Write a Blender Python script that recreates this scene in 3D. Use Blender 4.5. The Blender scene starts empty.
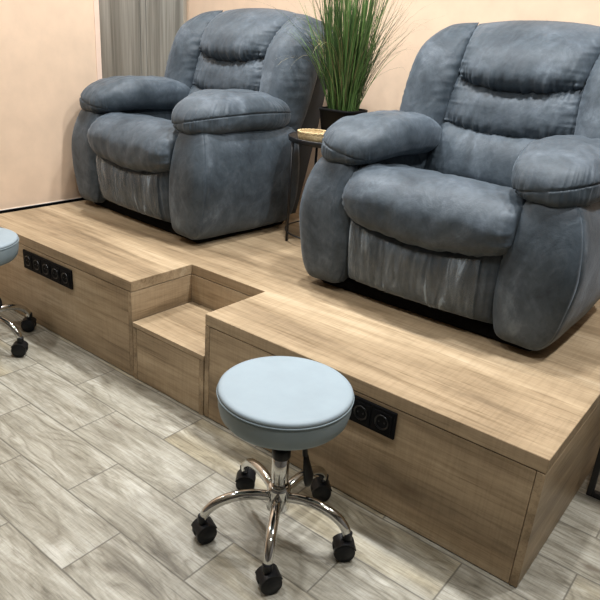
import bpy, bmesh, math, random
from mathutils import Vector, Matrix, noise
random.seed(7)
PI = math.pi
sc = bpy.context.scene
col = sc.collection

# ------------------------------------------------------------------ helpers
def tag(o, label=None, cat=None, group=None, kind=None):
    if label: o['label'] = label
    if cat: o['category'] = cat
    if group: o['group'] = group
    if kind: o['kind'] = kind
    return o

def empty(name, loc, rz=0.0):
    o = bpy.data.objects.new(name, None)
    o.empty_display_size = 0.05
    o.location = loc
    o.rotation_euler = (0, 0, rz)
    col.objects.link(o)
    return o

def link(name, bm, mats, parent=None, smooth=True, loc=None, recalc=True):
    if recalc:
        bmesh.ops.recalc_face_normals(bm, faces=bm.faces[:])
    me = bpy.data.meshes.new(name)
    bm.to_mesh(me)
    bm.free()
    if not isinstance(mats, (list, tuple)):
        mats = [mats]
    for m in mats:
        me.materials.append(m)
    if smooth:
        for p in me.polygons:
            p.use_smooth = True
    o = bpy.data.objects.new(name, me)
    col.objects.link(o)
    if parent: o.parent = parent
    if loc: o.location = loc
    return o

def copy_tree(o, parent=None):
    c = o.copy()
    col.objects.link(c)
    if parent: c.parent = parent
    for ch in list(o.children):
        copy_tree(ch, c)
    return c

def add_box(bm, x0, x1, y0, y1, z0, z1, bev=0.0, seg=2):
    g = bmesh.ops.create_cube(bm, size=1.0)
    vs = g['verts']
    for v in vs:
        v.co = Vector((x0 + (v.co.x + .5) * (x1 - x0), y0 + (v.co.y + .5) * (y1 - y0), z0 + (v.co.z + .5) * (z1 - z0)))
    if bev > 0:
        es = list({e for v in vs for e in v.link_edges})
        bmesh.ops.bevel(bm, geom=es, offset=bev, segments=seg, affect='EDGES', profile=.5)

def box(name, x0, x1, y0, y1, z0, z1, mat, parent=None, bev=0.0012):
    bm = bmesh.new()
    add_box(bm, x0, x1, y0, y1, z0, z1, bev, 2)
    return link(name, bm, mat, parent, smooth=False)

def add_lathe(bm, prof, n=32, M=None, cap=True):
    rings = []
    for r, z in prof:
        rings.append([bm.verts.new((r * math.cos(2*PI*k/n), r * math.sin(2*PI*k/n), z)) for k in range(n)])
    fs = []
    for a, b in zip(rings, rings[1:]):
        for k in range(n):
            fs.append(bm.faces.new((a[k], a[(k+1) % n], b[(k+1) % n], b[k])))
    if cap:
        bm.faces.new(rings[0][::-1]); bm.faces.new(rings[-1])
    if M is not None:
        for r in rings:
            for v in r: v.co = M @ v.co

def catmull(pts, n):
    P = [Vector(p) for p in pts]
    out = []
    m = len(P) - 1
    for i in range(n + 1):
        u = i / n * m
        k = min(int(u), m - 1); t = u - k
        p0 = P[k-1] if k > 0 else P[k]*2 - P[k+1]
        p1, p2 = P[k], P[k+1]
        p3 = P[k+2] if k + 2 <= m else P[k+1]*2 - P[k]
        out.append(.5*((2*p1) + (p2-p0)*t + (2*p0-5*p1+4*p2-p3)*t*t + (3*p1-p0-3*p2+p3)*t**3))
    return out

def add_tube(bm, pts, rad, n=12, cap=True, flat=1.0, sflat=1.0):
    pts = [Vector(p) for p in pts]
    rings = []
    ref = Vector((0, 0, 1))
    for i, p in enumerate(pts):
        d = (pts[min(i+1, len(pts)-1)] - pts[max(i-1, 0)]).normalized()
        if abs(d.dot(ref)) > .97:
            side = Vector((1, 0, 0)) if i == 0 else side
            side = (side - d*side.dot(d)).normalized()
        else:
            side = d.cross(ref).normalized()
        if i > 0 and side.dot(prev) < 0: side = -side
        prev = side
        up = side.cross(d)
        r = rad[i] if isinstance(rad, (list, tuple)) else rad
        rings.append([bm.verts.new(p + side*math.cos(2*PI*k/n)*r*sflat + up*math.sin(2*PI*k/n)*r*flat) for k in range(n)])
    for a, b in zip(rings, rings[1:]):
        for k in range(n):
            bm.faces.new((a[k], a[(k+1) % n], b[(k+1) % n], b[k]))
    if cap:
        bm.faces.new(rings[0][::-1]); bm.faces.new(rings[-1])

def lerp_curve(c, t):
    """c: list of tuples (any dim), t in 0..1 - smooth interpolation"""
    m = len(c) - 1
    u = max(0, min(1, t)) * m
    k = min(int(u), m-1); f = u - k
    P = [Vector(p) for p in c]
    p0 = P[k-1] if k > 0 else P[k]*2 - P[k+1]
    p3 = P[k+2] if k+2 <= m else P[k+1]*2 - P[k]
    p1, p2 = P[k], P[k+1]
    return .5*((2*p1) + (p2-p0)*f + (2*p0-5*p1+4*p2-p3)*f*f + (3*p1-p0-3*p2+p3)*f**3)

def nz(x, y, z, seed=0):
    return noise.noise(Vector((x + seed*13.7, y - seed*7.1, z + seed*3.3)))

# ------------------------------------------------------------------ materials
def new_mat(name):
    m = bpy.data.materials.new(name)
    m.use_nodes = True
    nt = m.node_tree
    nt.nodes.clear()
    out = nt.nodes.new('ShaderNodeOutputMaterial')
    b = nt.nodes.new('ShaderNodeBsdfPrincipled')
    nt.links.new(b.outputs[0], out.inputs[0])
    return m, nt, b

def srgb(r, g, b):
    f = lambda c: (c/255/12.92) if c/255 <= .04045 else ((c/255+.055)/1.055)**2.4
    return (f(r), f(g), f(b), 1)

class N:
    def __init__(s, nt): s.nt = nt
    def n(s, t, **kw):
        x = s.nt.nodes.new(t)
        for k, v in kw.items(): setattr(x, k, v)
        return x
    def l(s, a, b): s.nt.links.new(a, b)
    def val(s, sock, v):
        if hasattr(v, 'is_output') or isinstance(v, bpy.types.NodeSocket): s.l(v, sock)
        else: sock.default_value = v
    def math(s, op, a, b=0.0, c=None, clamp=False):
        x = s.n('ShaderNodeMath', operation=op, use_clamp=clamp)
        s.val(x.inputs[0], a); s.val(x.inputs[1], b)
        if c is not None: s.val(x.inputs[2], c)
        return x.outputs[0]
    def noise(s, vec, scale, detail=4, rough=.5, dist=0.0):
        x = s.n('ShaderNodeTexNoise')
        s.l(vec, x.inputs['Vector'])
        x.inputs['Scale'].default_value = scale
        x.inputs['Detail'].default_value = detail
        x.inputs['Roughness'].default_value = rough
        x.inputs['Distortion'].default_value = dist
        return x.outputs[0]
    def mapping(s, vec, scale=(1, 1, 1), loc=(0, 0, 0), rot=(0, 0, 0)):
        x = s.n('ShaderNodeMapping')
        s.l(vec, x.inputs[0])
        x.inputs['Scale'].default_value = scale
        x.inputs['Location'].default_value = loc
        x.inputs['Rotation'].default_value = rot
        return x.outputs[0]
    def ramp(s, fac, stops, interp='LINEAR'):
        x = s.n('ShaderNodeValToRGB')
        e = x.color_ramp.elements
        x.color_ramp.interpolation = interp
        while len(e) < len(stops): e.new(.5)
        for el, (p, c) in zip(e, stops):
            el.position = p; el.color = c
        s.l(fac, x.inputs[0])
        return x.outputs[0]
    def mix(s, fac, a, b, mode='MIX'):
        x = s.n('ShaderNodeMix', data_type='RGBA', blend_type=mode)
        s.val(x.inputs[0], fac)
        s.val(x.inputs[6], a); s.val(x.inputs[7], b)
        return x.outputs[2]
    def bump(s, h, strength, dist=.01):
        x = s.n('ShaderNodeBump')
        x.inputs['Strength'].default_value = strength
        x.inputs['Distance'].default_value = dist
        s.l(h, x.inputs['Height'])
        return x.outputs[0]
    def coord(s, which='Object'):
        return s.n('ShaderNodeTexCoord').outputs[which]

def m_plain(name, c, rough=.5, metal=0.0, spec=.5, bump=None):
    m, nt, b = new_mat(name)
    k = N(nt)
    b.inputs['Roughness'].default_value = rough
    b.inputs['Metallic'].default_value = metal
    b.inputs['Specular IOR Level'].default_value = spec
    co = k.coord()
    n1 = k.noise(co, 9, 4, .6)
    d = tuple(x*.9 for x in c[:3]) + (1,)
    k.l(k.ramp(n1, [(.3, d), (.7, c)]), b.inputs['Base Color'])
    if bump:
        k.l(k.bump(k.noise(co, bump[0], 4, .6), bump[1], .002), b.inputs['Normal'])
    return m

def m_oak(name, axis='x', seed=0.0):
    """sawn-oak laminate, grain along the given axis"""
    m, nt, b = new_mat(name)
    k = N(nt)
    co = k.coord()
    if axis == 'x': sA, sB, sC = (.8, 6, 6), (4, 105, 105), (75, 5, 5)
    elif axis == 'y': sA, sB, sC = (6, .8, 6), (105, 4, 105), (5, 75, 5)
    else: sA, sB, sC = (9, 9, .9), (55, 55, 2.2), (3, 3, 30)
    L = (seed*3.1, seed*1.7, seed*2.3)
    broad = k.noise(k.mapping(co, sA, L), 1.0, 8, .66, .35)
    fine = k.noise(k.mapping(co, sB, L), 1.0, 6, .7, .2)
    cross = k.noise(k.mapping(co, sC, L), 1.6, 3, .6)
    blot = k.noise(co, 2.6, 3, .5)
    c1 = k.ramp(broad, [(.27, srgb(112, 95, 74)), (.42, srgb(156, 136, 109)), (.55, srgb(181, 160, 131)), (.68, srgb(200, 182, 155)), (.8, srgb(212, 199, 178))])
    c2 = k.ramp(fine, [(.3, (.6, .56, .5, 1)), (.48, (.95, .94, .92, 1)), (.7, (1.08, 1.08, 1.08, 1))])
    c = k.mix(.9, c1, c2, 'MULTIPLY')
    c3 = k.ramp(cross, [(.36, (.84, .83, .81, 1)), (.55, (1, 1, 1, 1))])
    c = k.mix(.6, c, c3, 'MULTIPLY')
    st_ = k.noise(k.mapping(co, tuple(v*(1.6 if v < 1 else 4.2) for v in sA), (L[0]+5, L[1], L[2])), 1.0, 6, .65, .6)
    c = k.mix(.8, c, k.ramp(st_, [(.30, (.66, .62, .56, 1)), (.44, (.94, .93, .91, 1)), (.6, (1.03, 1.03, 1.03, 1))]), 'MULTIPLY')
    c4 = k.ramp(blot, [(.35, (.87, .86, .85, 1)), (.6, (1, 1, 1, 1))])
    c = k.mix(.7, c, c4, 'MULTIPLY')
    # sparse knots
    vo = k.n('ShaderNodeTexVoronoi')
    kn = (2.0, 6.5, 6.5) if axis == 'x' else ((6.5, 2.0, 6.5) if axis == 'y' else (6.5, 6.5, 2.0))
    k.l(k.mapping(co, kn, (seed+.3, seed+.45, .2)), vo.inputs['Vector'])
    vo.inputs['Scale'].default_value = 1.0
    kmask = k.ramp(vo.outputs['Distance'], [(.03, (1, 1, 1, 1)), (.12, (0, 0, 0, 1))])
    c = k.mix(k.math('MULTIPLY', kmask, .55), c, srgb(92, 70, 48))
    k.l(c, b.inputs['Base Color'])
    b.inputs['Roughness'].default_value = .42
    b.inputs['Specular IOR Level'].default_value = .35
    k.l(k.bump(fine, .12, .002), b.inputs['Normal'])
    return m

def m_floor():
    m, nt, b = new_mat('wood_look_tile')
    k = N(nt)
    co = k.coord()
    sx = k.n('ShaderNodeSeparateXYZ'); k.l(co, sx.inputs[0])
    X, Y = sx.outputs[0], sx.outputs[1]
    rh, bw = .1887, .5262
    v = k.math('DIVIDE', k.math('ADD', Y, .0145 + 40*rh), rh)
    row = k.math('FLOOR', v)
    odd = k.math('MODULO', row, 2.0)          # row 39 (y -.203..-.015) -> odd
    u0 = k.math('DIVIDE', k.math('SUBTRACT', X, 1.329 - 40*bw), bw)
    u = k.math('ADD', u0, k.math('MULTIPLY', odd, .5))
    tile = k.math('FLOOR', u)
    fu = k.math('SUBTRACT', u, tile); fv = k.math('SUBTRACT', v, row)
    du = k.math('MULTIPLY', k.math('SUBTRACT', .5, k.math('ABSOLUTE', k.math('SUBTRACT', fu, .5))), bw)
    dv = k.math('MULTIPLY', k.math('SUBTRACT', .5, k.math('ABSOLUTE', k.math('SUBTRACT', fv, .5))), rh)
    d = k.math('MINIMUM', du, dv)
    grout = k.ramp(d, [(.0015, (1, 1, 1, 1)), (.0026, (0, 0, 0, 1))])
    wn = k.n('ShaderNodeTexWhiteNoise', noise_dimensions='2D')
    cx = k.n('ShaderNodeCombineXYZ'); k.l(tile, cx.inputs[0]); k.l(row, cx.inputs[1])
    k.l(cx.outputs[0], wn.inputs['Vector'])
    rnd = wn.outputs['Value']
    off = k.n('ShaderNodeVectorMath', operation='SCALE')
    k.l(wn.outputs['Color'], off.inputs[0]); off.inputs['Scale'].default_value = 37.0
    add = k.n('ShaderNodeVectorMath', operation='ADD')
    k.l(co, add.inputs[0]); k.l(off.outputs[0], add.inputs[1])
    p = add.outputs[0]
    broad = k.noise(k.mapping(p, (3.2, 17, 1)), 1.0, 7, .68, .7)
    fine = k.noise(k.mapping(p, (9, 170, 1)), 1.0, 6, .72, .3)
    saw = k.noise(k.mapping(p, (170, 14, 1)), 1.0, 4, .65)
    # cathedral grain
    hill = k.noise(k.mapping(p, (1.7, 7.5, 1)), 1.0, 2, .45, .35)
    rings_ = k.math('FRACT', k.math('MULTIPLY', hill, 15.0))
    wvf = k.math('ABSOLUTE', k.math('SUBTRACT', rings_, .5))
    c = k.ramp(broad, [(.28, srgb(112, 106, 93)), (.41, srgb(143, 138, 124)), (.54, srgb(166, 162, 149)), (.66, srgb(185, 182, 171)), (.8, srgb(200, 198, 189))])
    warm = k.mix(1.0, c, (1.04, .97, .82, 1), 'MULTIPLY')
    warmf = k.math('MULTIPLY', k.math('GREATER_THAN', rnd, .66), k.ramp(k.noise(k.mapping(p, (2, 8, 1)), 1.3, 2, .5), [(.42, (0, 0, 0, 1)), (.62, (1, 1, 1, 1))]))
    c = k.mix(k.math('MULTIPLY', warmf, .8), c, warm)
    cf = k.ramp(fine, [(.30, (.42, .40, .37, 1)), (.46, (.86, .85, .83, 1)), (.66, (1.12, 1.12, 1.11, 1))])
    c = k.mix(.85, c, cf, 'MULTIPLY')
    cw = k.ramp(wvf, [(.0, (1.07, 1.07, 1.06, 1)), (.28, (1, 1, 1, 1)), (.44, (.70, .67, .63, 1)), (.5, (.55, .52, .47, 1))])
    gate = k.ramp(k.noise(k.mapping(p, (3, 9, 1)), 1.2, 4, .6), [(.42, (.1, .1, .1, 1)), (.6, (1, 1, 1, 1))])
    c = k.mix(k.math('MULTIPLY', gate, .7), c, cw, 'MULTIPLY')
    cs = k.ramp(saw, [(.35, (.86, .85, .84, 1)), (.55, (1, 1, 1, 1))])
    c = k.mix(.55, c, cs, 'MULTIPLY')
    vo = k.n('ShaderNodeTexVoronoi')
    k.l(k.mapping(p, (2.6, 8.5, 1)), vo.inputs['Vector']); vo.inputs['Scale'].default_value = 1.0
    kd = k.math('ADD', vo.outputs['Distance'], k.math('MULTIPLY', k.math('SUBTRACT', k.noise(p, 40, 3, .6), .5), .12))
    km = k.ramp(kd, [(.04, (1, 1, 1, 1)), (.14, (0, 0, 0, 1))])
    c = k.mix(k.math('MULTIPLY', km, .75), c, srgb(92, 80, 66))
    br = k.math('ADD', .95, k.math('MULTIPLY', rnd, .09))
    cb = k.n('ShaderNodeCombineColor')
    for i in range(3): k.l(br, cb.inputs[i])
    c = k.mix(1.0, c, cb.outputs[0], 'MULTIPLY')
    c = k.mix(grout, c, srgb(92, 87, 77))
    k.l(c, b.inputs['Base Color'])
    b.inputs['Roughness'].default_value = .48
    b.inputs['Specular IOR Level'].default_value = .35
    h = k.math('SUBTRACT', k.math('MULTIPLY', fine, .25), grout)
    k.l(k.bump(h, .35, .002), b.inputs['Normal'])
    return m

def m_suede(name, seed=0.0):
    m, nt, b = new_mat(name)
    k = N(nt)
    co = k.coord()
    big = k.noise(k.mapping(co, (1, 1, 1), (seed, seed*2, 0)), 4.2, 6, .62, 1.2)
    med = k.noise(k.mapping(co, (1, 1, .8), (seed, 0, seed)), 19, 5, .6, 1.4)
    f = k.math('ADD', k.math('MULTIPLY', big, .7), k.math('MULTIPLY', med, .3))
    c = k.ramp(f, [(.34, srgb(46, 54, 61)), (.46, srgb(60, 69, 76)), (.57, srgb(74, 83, 91)), (.70, srgb(102, 112, 120))])
    nap = k.ramp(k.noise(k.mapping(co, (1, 1, .75), (3, seed, 1), (.3, .4, .2)), 7.5, 7, .7, 1.6), [(.50, (1, 1, 1, 1)), (.545, (.80, .81, .83, 1)), (.62, (.78, .79, .81, 1)), (.66, (1, 1, 1, 1))])
    c = k.mix(.75, c, nap, 'MULTIPLY')
    k.l(c, b.inputs['Base Color'])
    b.inputs['Roughness'].default_value = .56
    b.inputs['Specular IOR Level'].default_value = .3
    b.inputs['Sheen Weight'].default_value = .2
    b.inputs['Sheen Roughness'].default_value = .45
    b.inputs['Sheen Tint'].default_value = srgb(190, 205, 220)
    wr = k.noise(co, 13, 5, .6, .5)
    gr = k.noise(co, 260, 2, .6)
    h = k.math('ADD', k.math('MULTIPLY', wr, 1.0), k.math('MULTIPLY', gr, .12))
    k.l(k.bump(h, .4, .008), b.inputs['Normal'])
    return m

def m_film():
    m = bpy.data.materials.new('clear_film')
    m.use_nodes = True
    nt = m.node_tree; nt.nodes.clear()
    k = N(nt)
    out = k.n('ShaderNodeOutputMaterial')
    tr = k.n('ShaderNodeBsdfTransparent'); tr.inputs[0].default_value = (.93, .95, .97, 1)
    gl = k.n('ShaderNodeBsdfGlossy'); gl.inputs['Roughness'].default_value = .22
    gl.inputs['Color'].default_value = (.8, .87, .95, 1)
    di = k.n('ShaderNodeBsdfDiffuse'); di.inputs[0].default_value = (.46, .55, .64, 1)
    co = k.coord()
    wr = k.noise(k.mapping(co, (26, 10, 5)), 1.0, 4, .62, 1.0)
    k.l(k.bump(wr, .9, .014), gl.inputs['Normal'])
    k.l(k.bump(wr, .7, .014), di.inputs['Normal'])
    a = k.n('ShaderNodeMixShader'); b2 = k.n('ShaderNodeMixShader')
    fr_ = k.n('ShaderNodeFresnel'); fr_.inputs['IOR'].default_value = 1.4
    k.l(k.math('MULTIPLY', fr_.outputs[0], 1.2), a.inputs[0])
    k.l(tr.outputs[0], a.inputs[1]); k.l(gl.outputs[0], a.inputs[2])
    k.l(k.ramp(wr, [(.42, (.08, .08, .08, 1)), (.58, (.2, .2, .2, 1)), (.70, (.55, .55, .55, 1))]), b2.inputs[0])  # wrinkle highlights put in as pale diffuse streaks
    k.l(a.outputs[0], b2.inputs[1]); k.l(di.outputs[0], b2.inputs[2])
    k.l(b2.outputs[0], out.inputs[0])
    return m

def m_panel():
    m, nt, b = new_mat('grey_woodgrain_laminate')
    k = N(nt)
    co = k.coord()
    fine = k.noise(k.mapping(co, (70, 70, 2.0)), 1.0, 5, .6, .3)
    broad = k.noise(k.mapping(co, (14, 14, .8)), 1.0, 3, .55, .4)
    c = k.ramp(broad, [(.3, srgb(132, 132, 125)), (.5, srgb(158, 158, 150)), (.7, srgb(184, 184, 177))])
    c = k.mix(.7, c, k.ramp(fine, [(.3, (.58, .57, .55, 1)), (.55, (1.04, 1.04, 1.04, 1))]), 'MULTIPLY')
    k.l(c, b.inputs['Base Color'])
    b.inputs['Roughness'].default_value = .5
    k.l(k.bump(fine, .15, .002), b.inputs['Normal'])
    return m

def m_basket():
    m, nt, b = new_mat('woven_straw')
    k = N(nt)
    co = k.coord()
    wv = k.n('ShaderNodeTexWave', bands_direction='Z'); k.l(co, wv.inputs[0])
    wv.inputs['Scale'].default_value = 60; wv.inputs['Distortion'].default_value = 3
    n1 = k.noise(co, 90, 3, .6)
    c = k.ramp(k.math('ADD', k.math('MULTIPLY', wv.outputs['Fac'], .4), k.math('MULTIPLY', n1, .6)),
               [(.25, srgb(140, 112, 74)), (.5, srgb(196, 170, 122)), (.75, srgb(226, 205, 160))])
    k.l(c, b.inputs['Base Color'])
    b.inputs['Roughness'].default_value = .7
    k.l(k.bump(wv.outputs['Fac'], .5, .004), b.inputs['Normal'])
    return m

def m_leaf(name, c1, c2):
    m, nt, b = new_mat(name)
    k = N(nt)
    co = k.coord()
    n1 = k.noise(k.mapping(co, (30, 30, 3)), 1.0, 3, .6)
    k.l(k.ramp(n1, [(.35, c1), (.65, c2)]), b.inputs['Base Color'])
    b.inputs['Roughness'].default_value = .45
    return m

OAK_X = m_oak('oak_laminate_top', 'x', 0.0)
OAK_F = m_oak('oak_laminate_front', 'x', 2.0)
OAK_Y = m_oak('oak_laminate_side', 'y', 4.0)
TILE = m_floor()
SUEDE = m_suede('slate_blue_suede')
FILM = m_film()
PANEL = m_panel()
BASKET = m_basket()
PEACH = m_plain('peach_wall_paint', srgb(224, 198, 172), .75, 0, .25, (160, .12))
PEACH_P = m_plain('peach_trim_paint', srgb(233, 206, 186), .5, 0, .35)
WHITE = m_plain('white_ceiling_paint', srgb(235, 233, 228), .8)
BLACK_M = m_plain('black_powder_coat', srgb(20, 20, 22), .45)
BLACK_P = m_plain('black_plastic', srgb(18, 19, 22), .42, 0, .3)
SOCK = m_plain('black_socket_plastic', srgb(8, 9, 12), .6, 0, .12)
DARK = m_plain('dark_base_and_gap_shade', srgb(10, 10, 10), .9, 0, .1)
LINING = m_plain('dark_grey_back_cloth', srgb(74, 78, 83), .85, 0, .2, (300, .3))
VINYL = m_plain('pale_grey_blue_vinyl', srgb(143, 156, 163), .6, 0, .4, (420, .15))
VINYL_S = m_plain('pale_grey_blue_vinyl_shaded_band', srgb(128, 142, 148), .55, 0, .4, (420, .15))  # seat vinyl darkened, the side's shade is put into the colour
CHROME = m_plain('polished_chrome', srgb(214, 214, 212), .09, 1.0)
SOIL = m_plain('dark_soil', srgb(38, 30, 24), .95, 0, .1, (120, .8))
WHITE_S = m_plain('white_sealant', srgb(238, 228, 216), .6)
PLY = m_plain('underside_board', srgb(40, 38, 36), .8)
G1 = m_leaf('grass_dark_green', srgb(36, 58, 26), srgb(58, 86, 38))
G2 = m_leaf('grass_mid_green', srgb(66, 98, 46), srgb(108, 138, 74))
G3 = m_leaf('grass_dry_tip', srgb(120, 112, 76), srgb(150, 140, 100))

# ------------------------------------------------------------------ camera
cam = bpy.data.cameras.new('camera')
cam.sensor_fit = 'HORIZONTAL'; cam.sensor_width = 36.0
F = 642.28; cam.lens = F/600*36.0
cam.clip_start = .02
co_ = bpy.data.objects.new('camera', cam); col.objects.link(co_)
yaw, pit, rol = -.6442927, .38702, .0744432
cy, sy, cp, sp = math.cos(yaw), math.sin(yaw), math.cos(pit), math.sin(pit)
fw = Vector((sy*cp, cy*cp, -sp)); r_ = Vector((cy, -sy, 0)); u_ = r_.cross(fw)
cr, sr = math.cos(rol), math.sin(rol)
r2 = r_*cr + u_*sr; u2 = -r_*sr + u_*cr
M = Matrix((r2, u2, -fw)).transposed().to_4x4()
M.translation = Vector((3.08395, -1.44998, 1.33851))
co_.matrix_world = M
sc.camera = co_

# ------------------------------------------------------------------ setting
H = .42                       # podium height
XL, XB1, XR = -1.5, 1.60, 4.6  # far left wall, back wall y, right wall
YF = -3.2; ZC = 2.75
def struct(name, x0, x1, y0, y1, z0, z1, mat):
    o = box(name, x0, x1, y0, y1, z0, z1, mat, None, 0)
    o['kind'] = 'structure'
    return o
struct('floor', XL-.1, XR+.1, YF-.1, 1.80, -.05, 0, TILE)
struct('ceiling', XL-.1, XR+.1, YF-.1, 1.80, ZC, ZC+.05, WHITE)
YB = 1.66
struct('wall_back', XL-.1, XR+.1, YB, YB+.1, 0, ZC, PEACH)
GREYW = m_plain('low_bounce_wall_grey', srgb(120, 118, 116), .8)  # for the unseen walls, made grey to cut bounced light
struct('wall_front', XL-.1, XR+.1, YF-.1, YF, 0, ZC, GREYW)
struct('wall_right', XR, XR+.1, YF, YB, 0, ZC, GREYW)
struct('wall_alcove', XL-.1, XL, YF, YB, 0, ZC, PEACH)
# partition along the podium's left edge, ending just in front of the left recliner's back
struct('wall_left', -.17, -.045, YF, .745, 0, ZC, PEACH)
struct('trim_1', -.174, -.0405, .745, .775, 0, ZC, PEACH_P)
struct('trim_2', -.045, -.041, 0, .745, H+.0035, H+.0065, WHITE_S)
struct('gap_shade_left', -.045, -.036, 0, .745, H-.12, H+.003, DARK)  # dark strip added for the shade in the gap beside the podium

# grey wood-grain wall cladding behind the left recliner
wp = empty('wall_panel', (-.80, YB, 0))
tag(wp, 'tall grey wood-grain wall panel behind the left recliner', 'wall panel')
def pbox(x0, x1, d=.018):
    bm = bmesh.new(); add_box(bm, x0+.80, x1+.80, -d, -.001, 0.002, ZC-.002, .002, 2)
    return link('board', bm, PANEL, wp, smooth=False)
pbox(-1.498, -.799); pbox(-.792, -.737); pbox(-.730, -.355)
bm = bmesh.new(); add_box(bm, -.354+.80, -.343+.80, -.022, -.001, .002, ZC-.002, .001, 1)
link('edge_strip', bm, m_plain('pale_edge_strip', srgb(176, 170, 156), .4), wp, smooth=False)

# ------------------------------------------------------------------ podium
x1, x2, x3, dn, hs = 1.1721, 1.5844, 2.7972, .3177, .2520
YD = 1.655
T = .042                     # top slab thickness
G = .003                     # shadow gap
pod = empty('podium', (x3/2, YD/2, 0))
tag(pod, 'long low oak-look podium with a notch, carrying both recliners', 'podium')
def P(name, a, b, c, d, e, f, mat, parent=pod, bev=.0012):
    o = (x3/2, YD/2, 0)
    bm = bmesh.new()
    add_box(bm, a-o[0], b-o[0], c-o[1], d-o[1], e, f, bev, 2)
    return link(name, bm, mat, parent, smooth=False)
# top: U-shaped slab as one mesh
bm = bmesh.new()
poly = [(0, 0), (x1, 0), (x1, dn), (x2, dn), (x2, 0), (x3, 0), (x3, YD), (0, YD)]
vs = [bm.verts.new((x-x3/2, y-YD/2, H-T)) for x, y in poly]
f = bm.faces.new(vs)
e = bmesh.ops.extrude_face_region(bm, geom=[f])
for v in e['geom']:
    if isinstance(v, bmesh.types.BMVert): v.co.z = H
bmesh.ops.recalc_face_normals(bm, faces=bm.faces[:])
bmesh.ops.bevel(bm, geom=bm.edges[:], offset=.0012, segments=2, affect='EDGES')
bmesh.ops.triangulate(bm, faces=[f for f in bm.faces if len(f.verts) > 4])
link('platform_top', bm, OAK_X, pod, smooth=False)
pt = .022
zt = H-T-G
P('front_panel', pt+.001, x1-pt-.0015, 0.0005, pt, .004, zt, OAK_F)
P('front_panel', x2+pt+.0015, x3-pt-.0015, 0.0005, pt, .004, zt, OAK_F)
P('side_panel', 0, pt, 0, YD, .004, zt, OAK_Y)
P('side_panel', x3-pt, x3, 0, YD, .004, zt, OAK_Y)
P('side_panel', x1-pt, x1, 0, dn, .004, zt, OAK_Y)
P('side_panel', x2, x2+pt, 0, dn, .004, zt, OAK_Y)
P('riser_panel', x1-pt, x2+pt, dn, dn+pt, .004, zt, OAK_F)
P('plinth', .05, x1-.05, .025, .06, 0, zt, DARK)
P('plinth', x2+.05, x3-.05, .025, .06, 0, zt, DARK)
P('inner_board', .03, x3-.03, dn+.03, dn+.05, 0, zt, DARK)

# step in the notch
stp = empty('step', ((x1+x2)/2, dn/2, 0))
tag(stp, 'low oak-look box step set in the notch of the podium', 'step')
a, b = x1+.004, x2-.004
def S(name, x0, xx, y0, y1, z0, z1, mat):
    bm = bmesh.new()
    add_box(bm, x0-(x1+x2)/2, xx-(x1+x2)/2, y0-dn/2, y1-dn/2, z0, z1, .0012, 2)
    return link(name, bm, mat, stp, smooth=False)
S('tread', a, b, -.002, dn-.003, hs-.020, hs, OAK_X)
S('front_panel', a+pt+.001, b-pt-.001, -.001, pt, .003, hs-.0215, OAK_F)
S('side_panel', a, a+pt, -.0015, dn-.004, 0, hs-.021, OAK_Y)
S('side_panel', b-pt, b, -.0015, dn-.004, 0, hs-.021, OAK_Y)
S('back_panel', a+pt+.001, b-pt-.001, dn-.03, dn-.006, 0, hs-.021, OAK_F)

# ------------------------------------------------------------------ recliner (local: x centred, y=0 at arm fronts, z=0 on the podium)
def disp_normals(bm, fn):
    bm.normal_update()
    new = [(v, v.co + v.normal*fn(v.co)) for v in bm.verts]
    for v, c in new: v.co = c

def yb(z):
    return .585 + .29*(z-.45) + 2.6*max(0, z-.84)**2

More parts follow.
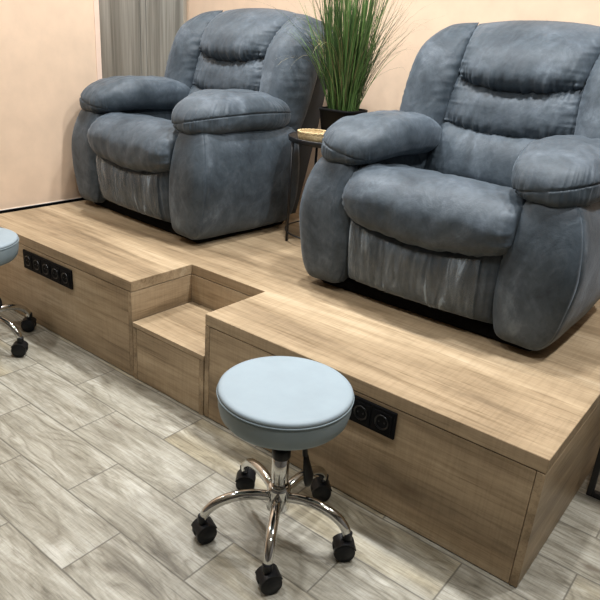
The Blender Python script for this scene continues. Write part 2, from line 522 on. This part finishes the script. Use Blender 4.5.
def puff(name, Lc, Rc, Tc, Bc, th, back, parent, nu=56, nv=44, gath=(0, 0, 0, 0), seed=1, pw=2.6, off=None, wr=.004, mat=None, pl=None, pr=None, pt=None):
    """soft stuffed cushion over the reclined back plane; Lc,Rc bottom->top, Tc,Bc left->right curves of (x,z)"""
    bm = bmesh.new()
    W = {}
    gf = []
    for side in (0, 1):
        for i in range(nu+1):
            s = math.sin(PI/2*(2*i/nu-1))
            for j in range(nv+1):
                t = math.sin(PI/2*(2*j/nv-1))
                edge = i in (0, nu) or j in (0, nv)
                if side == 1 and edge:
                    W[1, i, j] = W[0, i, j]; continue
                u, v = (s+1)/2, (t+1)/2
                l, r = lerp_curve(Lc, v), lerp_curve(Rc, v)
                tp, bt = lerp_curve(Tc, u), lerp_curve(Bc, u)
                c00, c10, c01, c11 = Vector(Bc[0]), Vector(Bc[-1]), Vector(Tc[0]), Vector(Tc[-1])
                p = l*(1-u) + r*u + bt*(1-v) + tp*v - (c00*(1-u)*(1-v) + c10*u*(1-v) + c01*(1-u)*v + c11*u*v)
                x, z = p.x, p.y
                hprof = (1-abs(s)**((pl or pw) if s < 0 else (pr or pw)))*(1-abs(t)**((pt or pw) if t > 0 else pw))
                hprof = max(hprof, 0)**.5
                y0 = yb(z) + (off(s, t) if off else 0)
                if side == 0:
                    h = th*hprof
                    eb, et, el, er = 1+t, 1-t, 1+s, 1-s
                    g = 0
                    def ga(A, d, q, sd, sg_=.34):
                        if A == 0: return 0
                        return A*math.exp(-d/sg_)*(1-math.exp(-d/.05))*(abs(nz(q*1.0, d*1.1, 0, sd))*2.2-.45)
                    g += ga(gath[0], eb, x*42, seed) + ga(gath[1], et, x*42, seed+1)
                    g += ga(gath[2], el, z*52, seed+2, .2) + ga(gath[3], er, z*52, seed+3, .2)
                    g += wr*nz(x*9, z*9, 0, seed+4)*hprof + wr*.9*nz(x*24, z*6+x*4, 0, seed+5)*hprof
                    y = y0 - h - g
                else:
                    y = y0 + back*hprof
                W[side, i, j] = bm.verts.new((x, y, z))
        for i in range(nu):
            for j in range(nv):
                q = [W[side, i, j], W[side, i+1, j], W[side, i+1, j+1], W[side, i, j+1]]
                try: bm.faces.new(q)
                except ValueError: pass
    return link(name, bm, mat or SUEDE, parent)

def build_recliner():
    root = empty('recliner', (0, 0, 0))
    # --- dark under-frame
    bm = bmesh.new()
    add_box(bm, -.445, .445, .06, .66, .0, .055, .02, 4)
    add_box(bm, -.30, .30, .14, .64, .03, .28, .004)
    link('base_frame', bm, DARK, root, smooth=False)

    # --- armrests
    prof_l = [(-.325, .036), (-.40, .026), (-.470, .030), (-.510, .085), (-.532, .185), (-.541, .30), (-.532, .40), (-.503, .480),
              (-.457, .527), (-.402, .545), (-.347, .533), (-.312, .475), (-.294, .36), (-.287, .21), (-.297, .10)]
    def outline(n=64):
        P_ = prof_l
        pts = []
        m = len(P_)
        for i in range(n):
            u = i/n*m; k = int(u); t = u-k
            p0, p1, p2, p3 = [Vector(P_[(k+d) % m]) for d in (-1, 0, 1, 2)]
            pts.append(.5*((2*p1) + (p2-p0)*t + (2*p0-5*p1+4*p2-p3)*t*t + (3*p1-p0-3*p2+p3)*t**3))
        return pts
    ol = outline()
    cx, cz = -.41, .28
    def ring(bm, y, d, k=1.0, lean=0.0):
        vs = []
        n = len(ol)
        for i, p in enumerate(ol):
            tg = (ol[(i+1) % n] - ol[i-1]).normalized()
            nr = Vector((tg.y, -tg.x))
            if nr.dot(p - Vector((cx, cz))) < 0: nr = -nr
            q = p - nr*d
            q = Vector((cx, cz)) + (q - Vector((cx, cz)))*k
            yy = y + lean*max(0, q.y-.30)**2
            vs.append(bm.verts.new((q.x, yy, q.y)))
        return vs
    def arm_bm(sign):
        bm = bmesh.new()
        st = [(-.014, .032, .0), (-.014, .032, .3), (-.013, .032, .62), (-.010, .032, .85), (-.004, .031, .96), (.002, .027, 1), (.008, .019, 1), (.016, .010, 1), (.026, .0045, 1), (.0285, .0085, 1), (.031, .004, 1), (.05, 0, 1)]
        st += [(.05 + .57*k/14, -.004*math.sin(PI*k/14), 1) for k in range(1, 14)]
        st += [(.62, .0, 1), (.64, .006, 1), (.652, .018, 1), (.656, .032, 1), (.656, .032, .5), (.656, .032, .0)]
        rings = [ring(bm, y, d, max(k, .02), .9*(max(0, 1-max(0, y)/.5))) for y, d, k in st]
        for a, b in zip(rings, rings[1:]):
            n = len(a)
            for i in range(n): bm.faces.new((a[i], a[(i+1) % n], b[(i+1) % n], b[i]))
        bm.faces.new(rings[0]); bm.faces.new(rings[-1])
        bmesh.ops.recalc_face_normals(bm, faces=bm.faces[:])
        disp_normals(bm, lambda c: .004*nz(c.x*6, c.y*6, c.z*6, 3) + .002*nz(c.x*18, c.y*18, c.z*11, 5))
        if sign > 0:
            for v in bm.verts: v.co.x = -v.co.x
        return bm
    # pad: stuffed pillow with an equatorial seam round its front and outer side
    def pad_bm(sign):
        bm = bmesh.new()
        nu, nv = 220, 130
        hx, hy, hz = .152, .318, .085
        grid = []
        for j in range(nv+1):
            ph = -PI/2 + PI*j/nv
            row = []
            for i in range(nu):
                th = 2*PI*i/nu
                sg = lambda w, m: math.copysign(abs(w)**m, w)
                ce, se = sg(math.cos(ph), .62), sg(math.sin(ph), .80)
                x, y, z = ce*sg(math.cos(th), .62), ce*sg(math.sin(th), .62), se
                # x<0 outer side, y<0 front
                front = max(0, -y); outer = max(0, -x)
                X = x*hx; Yy = y*hy; Z = z*hz
                # crown along the length, drooping nose
                Z += .020*(1 - y*y) - .030*front**3 + .010*x
                X *= 1 - .10*front**4
                # seam plane, higher on the outer side
                zs = -.012 - .035*x - .012*front
                d = Z - zs
                act = min(1, max(front**4, outer**3)*1.6)
                gv = math.exp(-(d/.0028)**2)*.008*act
                q = th*16
                pk = abs(nz(q, 0, 0, 9))*2.0-.4
                pucker = math.exp(-abs(d)/.030)*(1-math.exp(-abs(d)/.005))*.013*act*pk
                nn = Vector((x/hx, y/hy, z/hz)).normalized()
                wrk = .006*nz(X*8, Yy*7, Z*9, 11) + .003*nz(X*22, Yy*17, Z*22, 12)
                top = max(0, z)
                wrk += .006*top*nz(X*30, Yy*6, 0, 14)*(1-min(1, abs(y))**6)
                p = Vector((X, Yy, Z)) + nn*(wrk + pucker - gv)
                row.append(p)
            grid.append(row)
        vb = bm.verts.new(sum(grid[0], Vector())/nu); vt = bm.verts.new(sum(grid[-1], Vector())/nu)
        vr = [[bm.verts.new(p) for p in row] for row in grid[1:-1]]
        for a, b in zip(vr, vr[1:]):
            for i in range(nu): bm.faces.new((a[i], a[(i+1) % nu], b[(i+1) % nu], b[i]))
        for i in range(nu):
            bm.faces.new((vb, vr[0][(i+1) % nu], vr[0][i])); bm.faces.new((vt, vr[-1][i], vr[-1][(i+1) % nu]))
        for v in bm.verts:
            c = v.co
            v.co = Vector((c.x - .376, c.y + .330, c.z + .565))
            if sign > 0: v.co.x = -v.co.x
        return bm
    for s in (-1, 1):
        a = link('armrest', arm_bm(s), SUEDE, root)
        link('armrest_pad', pad_bm(s), SUEDE, a)

    # --- seat cushion (loft of side profiles across the width)
    bm = bmesh.new()
    prof = [(.66, .33), (.64, .39), (.52, .425), (.38, .460), (.24, .493), (.11, .505), (.015, .482), (-.040, .425), (-.050, .36), (-.036, .305), (-.002, .280), (.06, .270), (.2, .268), (.45, .268), (.66, .28)]
    nP = 70
    pc = catmull([(p[0], p[1], 0) for p in prof], nP)
    nS = 64
    rings = []
    hw = .326
    for i in range(nS+1):
        s = math.sin(PI/2*(2*i/nS-1))
        rr = []
        shrink = (1-abs(s)**9)**.5 if abs(s) < 1 else 0
        kk = .82 + .18*shrink
        for j, p in enumerate(pc):
            y, z = p.x, p.y
            yc, zc = .36, .375
            Y2 = yc + (y-yc)*(.86+.14*shrink); Z2 = zc + (z-zc)*kk
            low = max(0, min(1, (.42-z)/.12)); fr = max(0, min(1, (.25-y)/.25))
            Z2 += .040*s*s*low*fr
            # soft rounding & wrinkles
            wr = .007*nz(s*3, y*7, z*7, 21) + .005*nz(s*9, y*10, z*10, 22) + .003*nz(s*22, y*9, z*9, 25)
            ed = 1-abs(s)
            gth = math.exp(-ed/.10)*(1-math.exp(-ed/.015))*.020*(abs(nz(0, j*.62, s*3, 23))*2.2-.4)
            # gathered tuck at the back of the front roll, left of centre
            tk = .010*math.exp(-((y-.20)/.05)**2)*max(0, nz(s*7, 0, 0, 24))*(1 if z > .45 else 0)
            tgt = pc[min(j+1, nP)] - pc[max(j-1, 0)]
            nr = Vector((tgt.y, -tgt.x)).normalized()
            if nr.dot(Vector((y-yc, z-zc))) < 0: nr = -nr
            dd = wr + gth - tk
            rr.append(bm.verts.new((s*hw, Y2 + nr.x*dd, Z2 + nr.y*dd)))
        rings.append(rr)
    for a, b in zip(rings, rings[1:]):
        for j in range(nP): bm.faces.new((a[j], a[j+1], b[j+1], b[j]))
        bm.faces.new((a[nP], a[0], b[0], b[nP]))
    bm.faces.new(rings[0]); bm.faces.new(rings[-1])
    link('seat_cushion', bm, SUEDE, root)

    # --- footrest panel
    def foot_pt(s, t):
        zb = .055 + .006*s*s; zt_ = .285 + .050*s*s
        z = zb + (zt_-zb)*t
        e = max(0, (1-abs(s)**8)*(1-abs(2*t-1)**6))**.5
        y = .036 - .045*e + .045*(1-t)**2 * .6
        return Vector((s*.302, y, z)), e
    def foot_dy(s, t, e):
        g = 0
        for ss in (-1, 1):
            d = abs(s-ss)
            g += math.exp(-d/.12)*.010*(abs(nz(0, t*13, s*2, 33))*2.2-.5)
        g += .006*(abs(nz(s*17, t*1.6, 0, 35))*2-.5)*(1 if abs(s) < .93 else .3)
        return g*e
    bm = bmesh.new()
    nu, nv = 90, 34
    V = {}
    for i in range(nu+1):
        s = math.sin(PI/2*(2*i/nu-1))*.5 + (2*i/nu-1)*.5
        for j in range(nv+1):
            t = .5+.5*math.sin(PI/2*(2*j/nv-1))
            p, e = foot_pt(s, t)
            V[0, i, j] = bm.verts.new((p.x, p.y - foot_dy(s, t, e), p.z))
            V[1, i, j] = bm.verts.new((p.x, .10, p.z))
    for i in range(nu):
        for j in range(nv):
            for k in (0, 1):
                bm.faces.new((V[k, i, j], V[k, i+1, j], V[k, i+1, j+1], V[k, i, j+1]))
    for i in range(nu):
        for j in (0, nv): bm.faces.new((V[0, i, j], V[0, i+1, j], V[1, i+1, j], V[1, i, j]))
    for j in range(nv):
        for i in (0, nu): bm.faces.new((V[0, i, j], V[0, i, j+1], V[1, i, j+1], V[1, i, j]))
    ft = link('footrest', bm, SUEDE, root)
    # clear film taped over the middle
    bm = bmesh.new()
    nu, nv = 80, 30
    V = {}
    for i in range(nu+1):
        s = -.93 + (1.72)*i/nu
        for j in range(nv+1):
            t = .05 + .87*j/nv - .05*(1-s*s)*(j/nv)*.3
            p, e = foot_pt(s, t)
            w = .0045 + .003*(abs(nz(s*11, t*2.2, 0, 41))*2) + .0015*nz(s*25, t*6, 0, 42)
            y = p.y - foot_dy(s, t, e)*.6 - w - .003
            V[0, i, j] = bm.verts.new((p.x, y, p.z)); 
    for i in range(nu):
        for j in range(nv):
            bm.faces.new((V[0, i, j], V[0, i+1, j], V[0, i+1, j+1], V[0, i, j+1]))
    fl = link('plastic_film', bm, FILM, ft, recalc=False)
    fl['label'] = 'clear wrinkled plastic film'

    # --- back: shell, two wings, headrest, lumbar and lower cushions
    def zc_(c): return [tuple(p) for p in c]
    bm = bmesh.new()
    sec = [(.04, .42, .62, .80), (.20, .44, .62, .83), (.36, .455, .63, .86), (.50, .468, .65, .885), (.65, .475, .68, .91), (.80, .475, .72, .945), (.90, .462, .77, .975), (.965, .43, .82, .985), (.995, .36, .85, .97)]
    sc2 = catmull([(z, w, a) for z, w, a, b in sec], 26); sc3 = catmull([(b, 0, 0) for z, w, a, b in sec], 26)
    rings = []
    nR = 40
    for p, q in zip(sc2, sc3):
        z, w, a, b = p.x, p.y, p.z, q.x
        rr = []
        for k in range(nR):
            th = 2*PI*k/nR
            sg = lambda v, m: math.copysign(abs(v)**m, v)
            rr.append(bm.verts.new((w*sg(math.cos(th), .32), (a+b)/2 + (b-a)/2*sg(math.sin(th), .32), z)))
        rings.append(rr)
    for a, b in zip(rings, rings[1:]):
        for k in range(nR): bm.faces.new((a[k], a[(k+1) % nR], b[(k+1) % nR], b[k]))
    bm.faces.new(rings[0]); bm.faces.new(rings[-1])
    link('back_shell', bm, LINING, root)

    inner = [(-.285, .39), (-.280, .53), (-.268, .64), (-.256, .73), (-.252, .82), (-.262, .93), (-.278, 1.030)]
    outer = [(-.475, .40), (-.490, .50), (-.500, .62), (-.504, .74), (-.500, .84), (-.482, .93), (-.425, .998)]
    topw = [(-.425, .998), (-.39, 1.014), (-.345, 1.024), (-.278, 1.030)]
    botw = [(-.475, .40), (-.41, .39), (-.35, .39), (-.285, .39)]
    offw = lambda s, t: .075*max(0, -s)**2 - .012
    w1 = puff('back_wing', outer, inner, topw, botw, .105, .11, root, 60, 90, (.004, .006, .034, .020), 51, 2.5, offw, .007, pr=2.2, pt=2.6)
    mx = lambda c: [(-a, b) for a, b in c][::-1]
    mz = lambda c: [(-a, b) for a, b in c]
    w2 = puff('back_wing', mz(inner), mz(outer), mx(topw), mx(botw), .105, .11, root, 60, 90, (.004, .006, .020, .034), 61, 2.5,
              lambda s, t: .075*max(0, s)**2 - .012, .007, pl=2.2, pt=2.6)
    # headrest
    puff('headrest_cushion', [(-.262, .815), (-.260, .88), (-.268, .95), (-.284, 1.025)], [(.262, .815), (.260, .88), (.268, .95), (.284, 1.025)],
         [(-.284, 1.025), (-.15, 1.044), (0, 1.050), (.15, 1.044), (.284, 1.025)],
         [(-.262, .815), (-.15, .782), (0, .768), (.15, .782), (.262, .815)], .125, .13, root, 110, 60, (.026, .006, .012, .012), 71, 3.2,
         lambda s, t: .012*max(0, t), .004)
    puff('lumbar_cushion', [(-.292, .635), (-.280, .70), (-.272, .76), (-.262, .835)], [(.292, .635), (.280, .70), (.272, .76), (.262, .835)],
         [(-.262, .835), (-.15, .815), (0, .805), (.15, .815), (.262, .835)],
         [(-.292, .635), (-.15, .608), (0, .598), (.15, .608), (.292, .635)], .088, .06, root, 110, 50, (.022, .018, .012, .012), 81, 2.8, None, .006)
    puff('lower_back_cushion', [(-.300, .40), (-.300, .48), (-.296, .56), (-.290, .655)], [(.300, .40), (.300, .48), (.296, .56), (.290, .655)],
         [(-.290, .655), (-.15, .638), (0, .632), (.15, .638), (.290, .655)],
         [(-.300, .40), (-.15, .395), (0, .395), (.15, .395), (.300, .40)], .105, .06, root, 110, 50, (0, .010, .010, .010), 91, 2.8, None, .007)
    return root

rec = build_recliner()
rec.location = (2.106, .500, H)
tag(rec, 'slate-blue suede recliner at the front right, nearest the round stool', 'recliner', 'recliners on the podium')
rec2 = copy_tree(rec)
rec2.location = (.534, .492, H); rec2.rotation_euler.z = -.058
rec2['label'] = 'slate-blue suede recliner on the left, against the peach wall'

# ------------------------------------------------------------------ side table between the recliners
tx, ty, tz = 1.315, 1.06, .485
tb = empty('side_table', (tx, ty, H))
tag(tb, 'small black metal side table standing between the two recliners', 'table')
bm = bmesh.new()
add_lathe(bm, [(.0, tz-.012), (.196, tz-.012), (.203, tz-.008), (.205, tz+.010), (.203, tz+.013), (.199, tz+.010), (.197, tz-.002), (.0, tz-.002)], 56, cap=False)
bmesh.ops.remove_doubles(bm, verts=bm.verts[:], dist=1e-5)
link('tray_top', bm, BLACK_M, tb)
for k in range(4):
    an = math.radians(-123 + 90*k)
    px, py = .192*math.cos(an), .192*math.sin(an)
    bm = bmesh.new()
    add_tube(bm, [(px, py, tz-.010), (px, py, .25), (px, py, 0)], .0065, 10)
    link('leg', bm, BLACK_M, tb)
bm = bmesh.new()
n = 56
add_tube(bm, [(.192*math.cos(2*PI*k/n), .192*math.sin(2*PI*k/n), .045) for k in range(n+1)], .004, 8)
link('stretcher_ring', bm, BLACK_M, tb)

# straw basket tray on the table
bk = empty('basket', (1.288, .956, H+tz-.0015))
tag(bk, 'small round woven straw basket on the side table', 'basket')
bm = bmesh.new()
prof = [(0, .0), (.062, .0), (.070, .006), (.075, .020), (.077, .038), (.074, .042), (.070, .038), (.067, .020), (.060, .010), (0, .010)]
add_lathe(bm, prof, 60, cap=False)
bmesh.ops.remove_doubles(bm, verts=bm.verts[:], dist=1e-5)
disp_normals(bm, lambda c: .0018*math.sin(math.atan2(c.y, c.x)*30 + (math.floor(c.z/.009) % 2)*PI))
link('bowl', bm, BASKET, bk)
bm = bmesh.new()
for ph in (0, PI):
    add_tube(bm, [((.0745+.003*math.cos(k*.9+ph))*math.cos(2*PI*k/90), (.0745+.003*math.cos(k*.9+ph))*math.sin(2*PI*k/90), .041+.003*math.sin(k*.9+ph)) for k in range(91)], .0032, 6)
link('braided_rim', bm, BASKET, bk)

# potted grass on the table
px_, py_ = 1.322, 1.122
pl = empty('potted_grass', (px_, py_, H+tz-.001))
tag(pl, 'tall green ornamental grass in a black pot on the side table', 'potted plant')
def rsq(a, n=40, e=.35):
    sg = lambda v: math.copysign(abs(v)**e, v)
    return [(a*sg(math.cos(2*PI*k/n)), a*sg(math.sin(2*PI*k/n))) for k in range(n)]
bm = bmesh.new()
rings = []
for a, z in [(.070, 0), (.074, .004), (.089, .128), (.092, .130), (.0925, .142), (.090, .143), (.087, .140), (.085, .122)]:
    rings.append([bm.verts.new((x, y, z)) for x, y in rsq(a)])
for a, b in zip(rings, rings[1:]):
    for k in range(40): bm.faces.new((a[k], a[(k+1) % 40], b[(k+1) % 40], b[k]))
bm.faces.new(rings[0])
link('pot', bm, m_plain('matt_black_pot', srgb(12, 12, 13), .7, 0, .15), pl)
bm = bmesh.new()
vs = [bm.verts.new((x, y, .122)) for x, y in rsq(.0855)]
c = bm.verts.new((0, 0, .132))
for k in range(40): bm.faces.new((vs[k], vs[(k+1) % 40], c))
link('soil', bm, SOIL, pl)
bm = bmesh.new()
def blade(bm, x, y, az, lean, ln, w, droop, mi, seg=9, z0=.122):
    d = Vector((math.cos(az), math.sin(az), 0))
    side0 = Vector((-d.y, d.x, 0))
    tw = random.uniform(-1, 1)
    pos = Vector((x, y, z0)); ang = lean
    prev = None
    for i in range(seg+1):
        t = i/seg
        dirv = d*math.sin(ang) + Vector((0, 0, 1))*math.cos(ang)
        sd = (side0*math.cos(tw) + d*math.sin(tw)*math.cos(ang)).normalized()
        ww = w*(1-t**2.2)*(.55+.45*min(1, t*5)) + .00025
        nn = sd.cross(dirv)
        cur = [bm.verts.new(pos - sd*ww), bm.verts.new(pos + nn*ww*.35), bm.verts.new(pos + sd*ww)]
        if prev:
            for q in (0, 1):
                f = bm.faces.new((prev[q], prev[q+1], cur[q+1], cur[q])); f.material_index = mi
        prev = cur
        pos = pos + dirv*(ln/seg)
        ang += droop/seg*(.3+1.4*t)
for k in range(330):
    rr = .070*math.sqrt(random.random()); a = random.uniform(0, 2*PI)
    x, y = rr*math.cos(a), rr*math.sin(a)
    az = a + random.gauss(0, .6)
    blade(bm, x, y, az, abs(random.gauss(.0, .10)) + rr*.9, random.uniform(.40, .80), random.uniform(.0017, .0034), random.uniform(-.15, .45), random.choice((0, 0, 1, 1)))
for k in range(130):
    rr = .070*math.sqrt(random.random()); a = random.uniform(0, 2*PI)
    x, y = rr*math.cos(a), rr*math.sin(a)
    blade(bm, x, y, a + random.gauss(0, .5), random.uniform(.08, .40), random.uniform(.30, .62), random.uniform(.0016, .0028), random.uniform(.2, 1.3), random.choice((0, 1)))
for k in range(64):
    a = random.uniform(0, 2*PI)
    x, y = .04*math.cos(a), .04*math.sin(a)
    blade(bm, x, y, a, random.uniform(.08, .36), random.uniform(.42, .72), .0014, random.uniform(1.2, 2.6), random.choice((2, 2, 0)), 14)
for v in bm.verts:
    X_, Y_ = v.co.x + px_, v.co.y + py_
    lim = 1.165 + 1.2*max(0, min(X_ - 1.02, 1.60 - X_)) if 1.02 < X_ < 1.60 else 1.165
    if Y_ > lim: v.co.y = lim + .15*math.tanh((Y_-lim)*.5)*(.15 if not 1.1 < X_ < 1.5 else 1) - py_
link('foliage', bm, [G1, G2, G3], pl, recalc=False)

# ------------------------------------------------------------------ socket strips on the podium fronts
def socket_strip(nm, xr, zc, n):
    pitch = .0735; hgt = .088
    w = pitch*n + .012
    root = empty(nm, (xr-w/2, 0, zc))
    bm = bmesh.new()
    add_box(bm, -w/2, w/2, -.0085, .0005, -hgt/2, hgt/2, .003, 3)
    link('frame', bm, SOCK, root, smooth=False)
    for k in range(n):
        xc = -w/2 + .006 + pitch*(k+.5)
        bm = bmesh.new()
        MM = Matrix.Translation((xc, -.0085, 0)) @ Matrix.Rotation(PI/2, 4, 'X')
        add_box(bm, xc-.033, xc+.033, -.0112, -.0075, -.033, .033, .0015, 2)
        o = link('outlet', bm, SOCK, root, smooth=False)
        bm = bmesh.new()
        add_lathe(bm, [(.0, -.001), (.0185, -.001), (.0205, .0028), (.0225, .0036), (.0235, .0030), (.024, .0)], 32,
                  Matrix.Translation((xc, -.0112, 0)) @ Matrix.Rotation(PI/2, 4, 'X'), cap=False)
        for sx in (-.0095, .0095):
            add_lathe(bm, [(.0028, -.002), (.0028, .0012)], 10, Matrix.Translation((xc+sx, -.0112, 0)) @ Matrix.Rotation(PI/2, 4, 'X'))
        link('socket_well', bm, m_sw, o)
    return root
m_sw = m_plain('socket_well_plastic', srgb(7, 8, 10), .3)
s1 = socket_strip('power_outlet', .778, .3150, 5)
tag(s1, 'black strip of five sockets on the left podium front', 'power outlet', 'socket strips on the podium fronts')
s2 = socket_strip('power_outlet', 2.375, .3220, 5)
tag(s2, 'black socket strip on the right podium front, behind the round stool', 'power outlet', 'socket strips on the podium fronts')

# ------------------------------------------------------------------ rolling stool
def build_stool():
    root = empty('stool', (0, 0, 0))
    R = .1795; zt = .487
    bm = bmesh.new()
    prof = [(0, zt-.093), (R-.038, zt-.093), (R-.018, zt-.088), (R-.007, zt-.074), (R-.002, zt-.052), (R, zt-.026), (R-.0005, zt-.0175), (R-.0035, zt-.0160), (R-.003, zt-.0142), (R+.0006, zt-.0125),
            (R-.0006, zt-.0055), (R-.005, zt-.0014), (R-.014, zt), (.09, zt+.0006), (0, zt+.001)]
    add_lathe(bm, prof, 72, cap=False)
    bmesh.ops.remove_doubles(bm, verts=bm.verts[:], dist=1e-5)
    bmesh.ops.recalc_face_normals(bm, faces=bm.faces[:])
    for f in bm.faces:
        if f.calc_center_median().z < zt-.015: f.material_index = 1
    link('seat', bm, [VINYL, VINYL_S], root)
    bm = bmesh.new()
    n = 72
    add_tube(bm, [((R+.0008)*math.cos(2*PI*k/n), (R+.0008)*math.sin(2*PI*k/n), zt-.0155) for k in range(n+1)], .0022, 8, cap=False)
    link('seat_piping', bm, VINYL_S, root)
    bm = bmesh.new()
    add_box(bm, -.075, .075, -.075, .075, zt-.101, zt-.0935, .003)
    add_lathe(bm, [(.03, zt-.122), (.034, zt-.101)], 24)
    link('mounting_plate', bm, BLACK_M, root, smooth=False)
    # height lever with paddle
    bm = bmesh.new()
    d = Vector((math.cos(math.radians(35)), math.sin(math.radians(35)), 0))
    add_tube(bm, [d*.02 + Vector((0, 0, .365)), d*.046 + Vector((0, 0, .362)), d*.060 + Vector((0, 0, .335)), d*.066 + Vector((0, 0, .275))], [.005, .005, .007, .008], 10)
    add_tube(bm, [d*.066 + Vector((0, 0, .285)), d*.072 + Vector((0, 0, .245)), d*.080 + Vector((0, 0, .205)), d*.083 + Vector((0, 0, .185)), d*.084 + Vector((0, 0, .175))], [.008, .015, .021, .018, .008], 14, True, 1.0, .35)
    lv = link('height_lever', bm, BLACK_P, root)
    # gas column
    bm = bmesh.new()
    add_lathe(bm, [(.0125, .25), (.0125, .40)], 24)
    link('piston', bm, CHROME, root)
    bm = bmesh.new()
    add_lathe(bm, [(.0235, .262), (.0262, .266), (.0262, .290), (.022, .294), (.012, .294)], 28)
    link('collar', bm, BLACK_P, root)
    bm = bmesh.new()
    add_lathe(bm, [(.0245, .130), (.0245, .264), (.022, .266)], 32)
    link('column', bm, CHROME, root)
    bm = bmesh.new()
    add_lathe(bm, [(.027, .088), (.032, .092), (.034, .115), (.034, .155), (.031, .168), (.026, .172)], 36)
    link('hub', bm, CHROME, root)
    for k in range(5):
        a = math.radians(15.5 + 72*k)
        d = Vector((math.cos(a), math.sin(a), 0))
        pts = catmull([d*.026 + Vector((0, 0, .134)), d*.070 + Vector((0, 0, .143)), d*.120 + Vector((0, 0, .143)), d*.170 + Vector((0, 0, .128)), d*.203 + Vector((0, 0, .100)), d*.213 + Vector((0, 0, .070))], 26)
        bm = bmesh.new()
        rad = [.0145 if i < 18 else .0145 - .0025*(i-18)/8 for i in range(27)]
        add_tube(bm, pts, rad, 16)
        link('leg', bm, CHROME, root)
        # caster: swivel housing over twin wheels
        sw = a + [0.5, -.7, 1.0, .3, -1.1][k]
        M2 = Matrix.Translation(d*.214) @ Matrix.Rotation(sw, 4, 'Z') @ Matrix.Diagonal((1.13, 1.13, 1.13, 1))
        bm = bmesh.new()
        add_lathe(bm, [(.009, .055), (.012, .058), (.012, .076), (.009, .079)], 16, M2)
        add_box(bm, -.008, .008, -.006, .006, .022, .058, .002)
        nb = len(bm.verts)
        # hood: arc over the wheels
        n = 16
        rr = []
        for i in range(n+1):
            th = math.radians(22 + 128*i/n)
            for yy in (-.021, .021):
                for rad_ in (.0270, .0300):
                    rr.append(bm.verts.new((rad_*math.cos(th) - .006, yy, .0265 + rad_*math.sin(th))))
        for i in range(n):
            q = rr[4*i:4*i+8]
            for (i0, i1, i2, i3) in ((0, 4, 5, 1), (2, 3, 7, 6), (1, 5, 7, 3), (0, 2, 6, 4)):
                bm.faces.new((q[i0], q[i1], q[i2], q[i3]))
        bm.faces.new((rr[0], rr[1], rr[3], rr[2])); bm.faces.new((rr[-4], rr[-2], rr[-1], rr[-3]))
        for v in list(bm.verts):
            if v.index == -1: pass
        vs = bm.verts[:]
        # first lathe is already transformed; transform the rest
        for v in vs[16*4:]: v.co = M2 @ v.co
        cs = link('caster', bm, BLACK_P, root, smooth=False)
        for sy_ in (-1, 1):
            bm = bmesh.new()
            MW = M2 @ Matrix.Translation((-.006, sy_*.0125, .0265)) @ Matrix.Rotation(PI/2, 4, 'X')
            add_lathe(bm, [(.0, -.0095), (.016, -.0095), (.018, -.0075), (.0245, -.0085), (.0265, -.005), (.0265, .005), (.0245, .0085), (.018, .0075), (.016, .0095), (.0, .0095)], 28, MW, cap=False)
            bmesh.ops.remove_doubles(bm, verts=bm.verts[:], dist=1e-5)
            link('wheel', bm, BLACK_P, cs)
    return root
st = build_stool()
st.location = (2.178, -.277, 0)
tag(st, 'round pale blue-grey rolling stool standing fully in view before the podium', 'stool', 'rolling stools')
st2 = copy_tree(st)
st2.location = (.488, -.272, 0); st2.rotation_euler.z = math.radians(0)
st2['label'] = 'pale blue-grey rolling stool cut off at the left edge, below the left podium'

# ------------------------------------------------------------------ black metal frame at the right edge
fr = empty('metal_table', (3.2, .80, 0))
tag(fr, 'black square-tube metal table frame at the right edge, beside the podium', 'table')
def B(name, a, b, c, d, e, f, mat=BLACK_M):
    bm = bmesh.new()
    add_box(bm, a-3.2, b-3.2, c-.80, d-.80, e, f, .002, 2)
    return link(name, bm, mat, fr, smooth=False)
for (ya, yb_) in ((.555, .575), (1.02, 1.04)):
    bm = bmesh.new()
    X0, X1 = 2.822, 3.55
    for bx in ((X0, X0+.02, ya, yb_, .001, .72), (X1-.02, X1, ya, yb_, .001, .72), (X0+.02, X1-.02, ya, yb_, .001, .021), (X0+.02, X1-.02, ya, yb_, .70, .72)):
        add_box(bm, bx[0]-3.2, bx[1]-3.2, bx[2]-.8, bx[3]-.8, bx[4], bx[5], .002, 2)
    bm2 = link('leg_frame', bm, BLACK_M, fr, smooth=False)
B('table_top', 2.825, 3.56, .55, 1.05, .72, .745)

# ------------------------------------------------------------------ light
def area(name, x, y, z, sx, sy, power, colr=(1, .95, .88), rot=(0, 0, 0), shape='RECTANGLE', spread=PI):
    l = bpy.data.lights.new(name, 'AREA')
    l.shape = shape; l.size = sx
    if shape == 'RECTANGLE': l.size_y = sy
    l.energy = power; l.color = colr; l.spread = spread
    o = bpy.data.objects.new(name, l)
    o.location = (x, y, z); o.rotation_euler = rot
    col.objects.link(o)
    return o
W_ = (.97, .985, 1.0)
for i, x in enumerate((.45, 1.35, 2.25, 3.15)):
    area('ceiling_lamp_and_fill', x, .66, ZC-.01, .14, .14, 19, W_, shape='DISK', spread=math.radians(150))
for i, x in enumerate((.3, 1.7, 3.1)):
    area('ceiling_lamp_and_fill', x, -.65, ZC-.01, .12, .12, 11, W_, shape='DISK', spread=math.radians(150))
area('ceiling_lamp_and_fill', -.9, .95, ZC-.01, .2, .2, 15, W_, shape='DISK')  # unseen fill added to brighten the wood-grain wall panel
w = bpy.data.worlds.new('world'); sc.world = w
w.use_nodes = True
w.node_tree.nodes['Background'].inputs[0].default_value = (.95, .98, 1, 1)
w.node_tree.nodes['Background'].inputs[1].default_value = .05

sc.view_settings.view_transform = 'Standard'
sc.view_settings.look = 'None'
sc.view_settings.gamma = 1.0
sc.view_settings.use_curve_mapping = False
sc.view_settings.exposure = 0.35
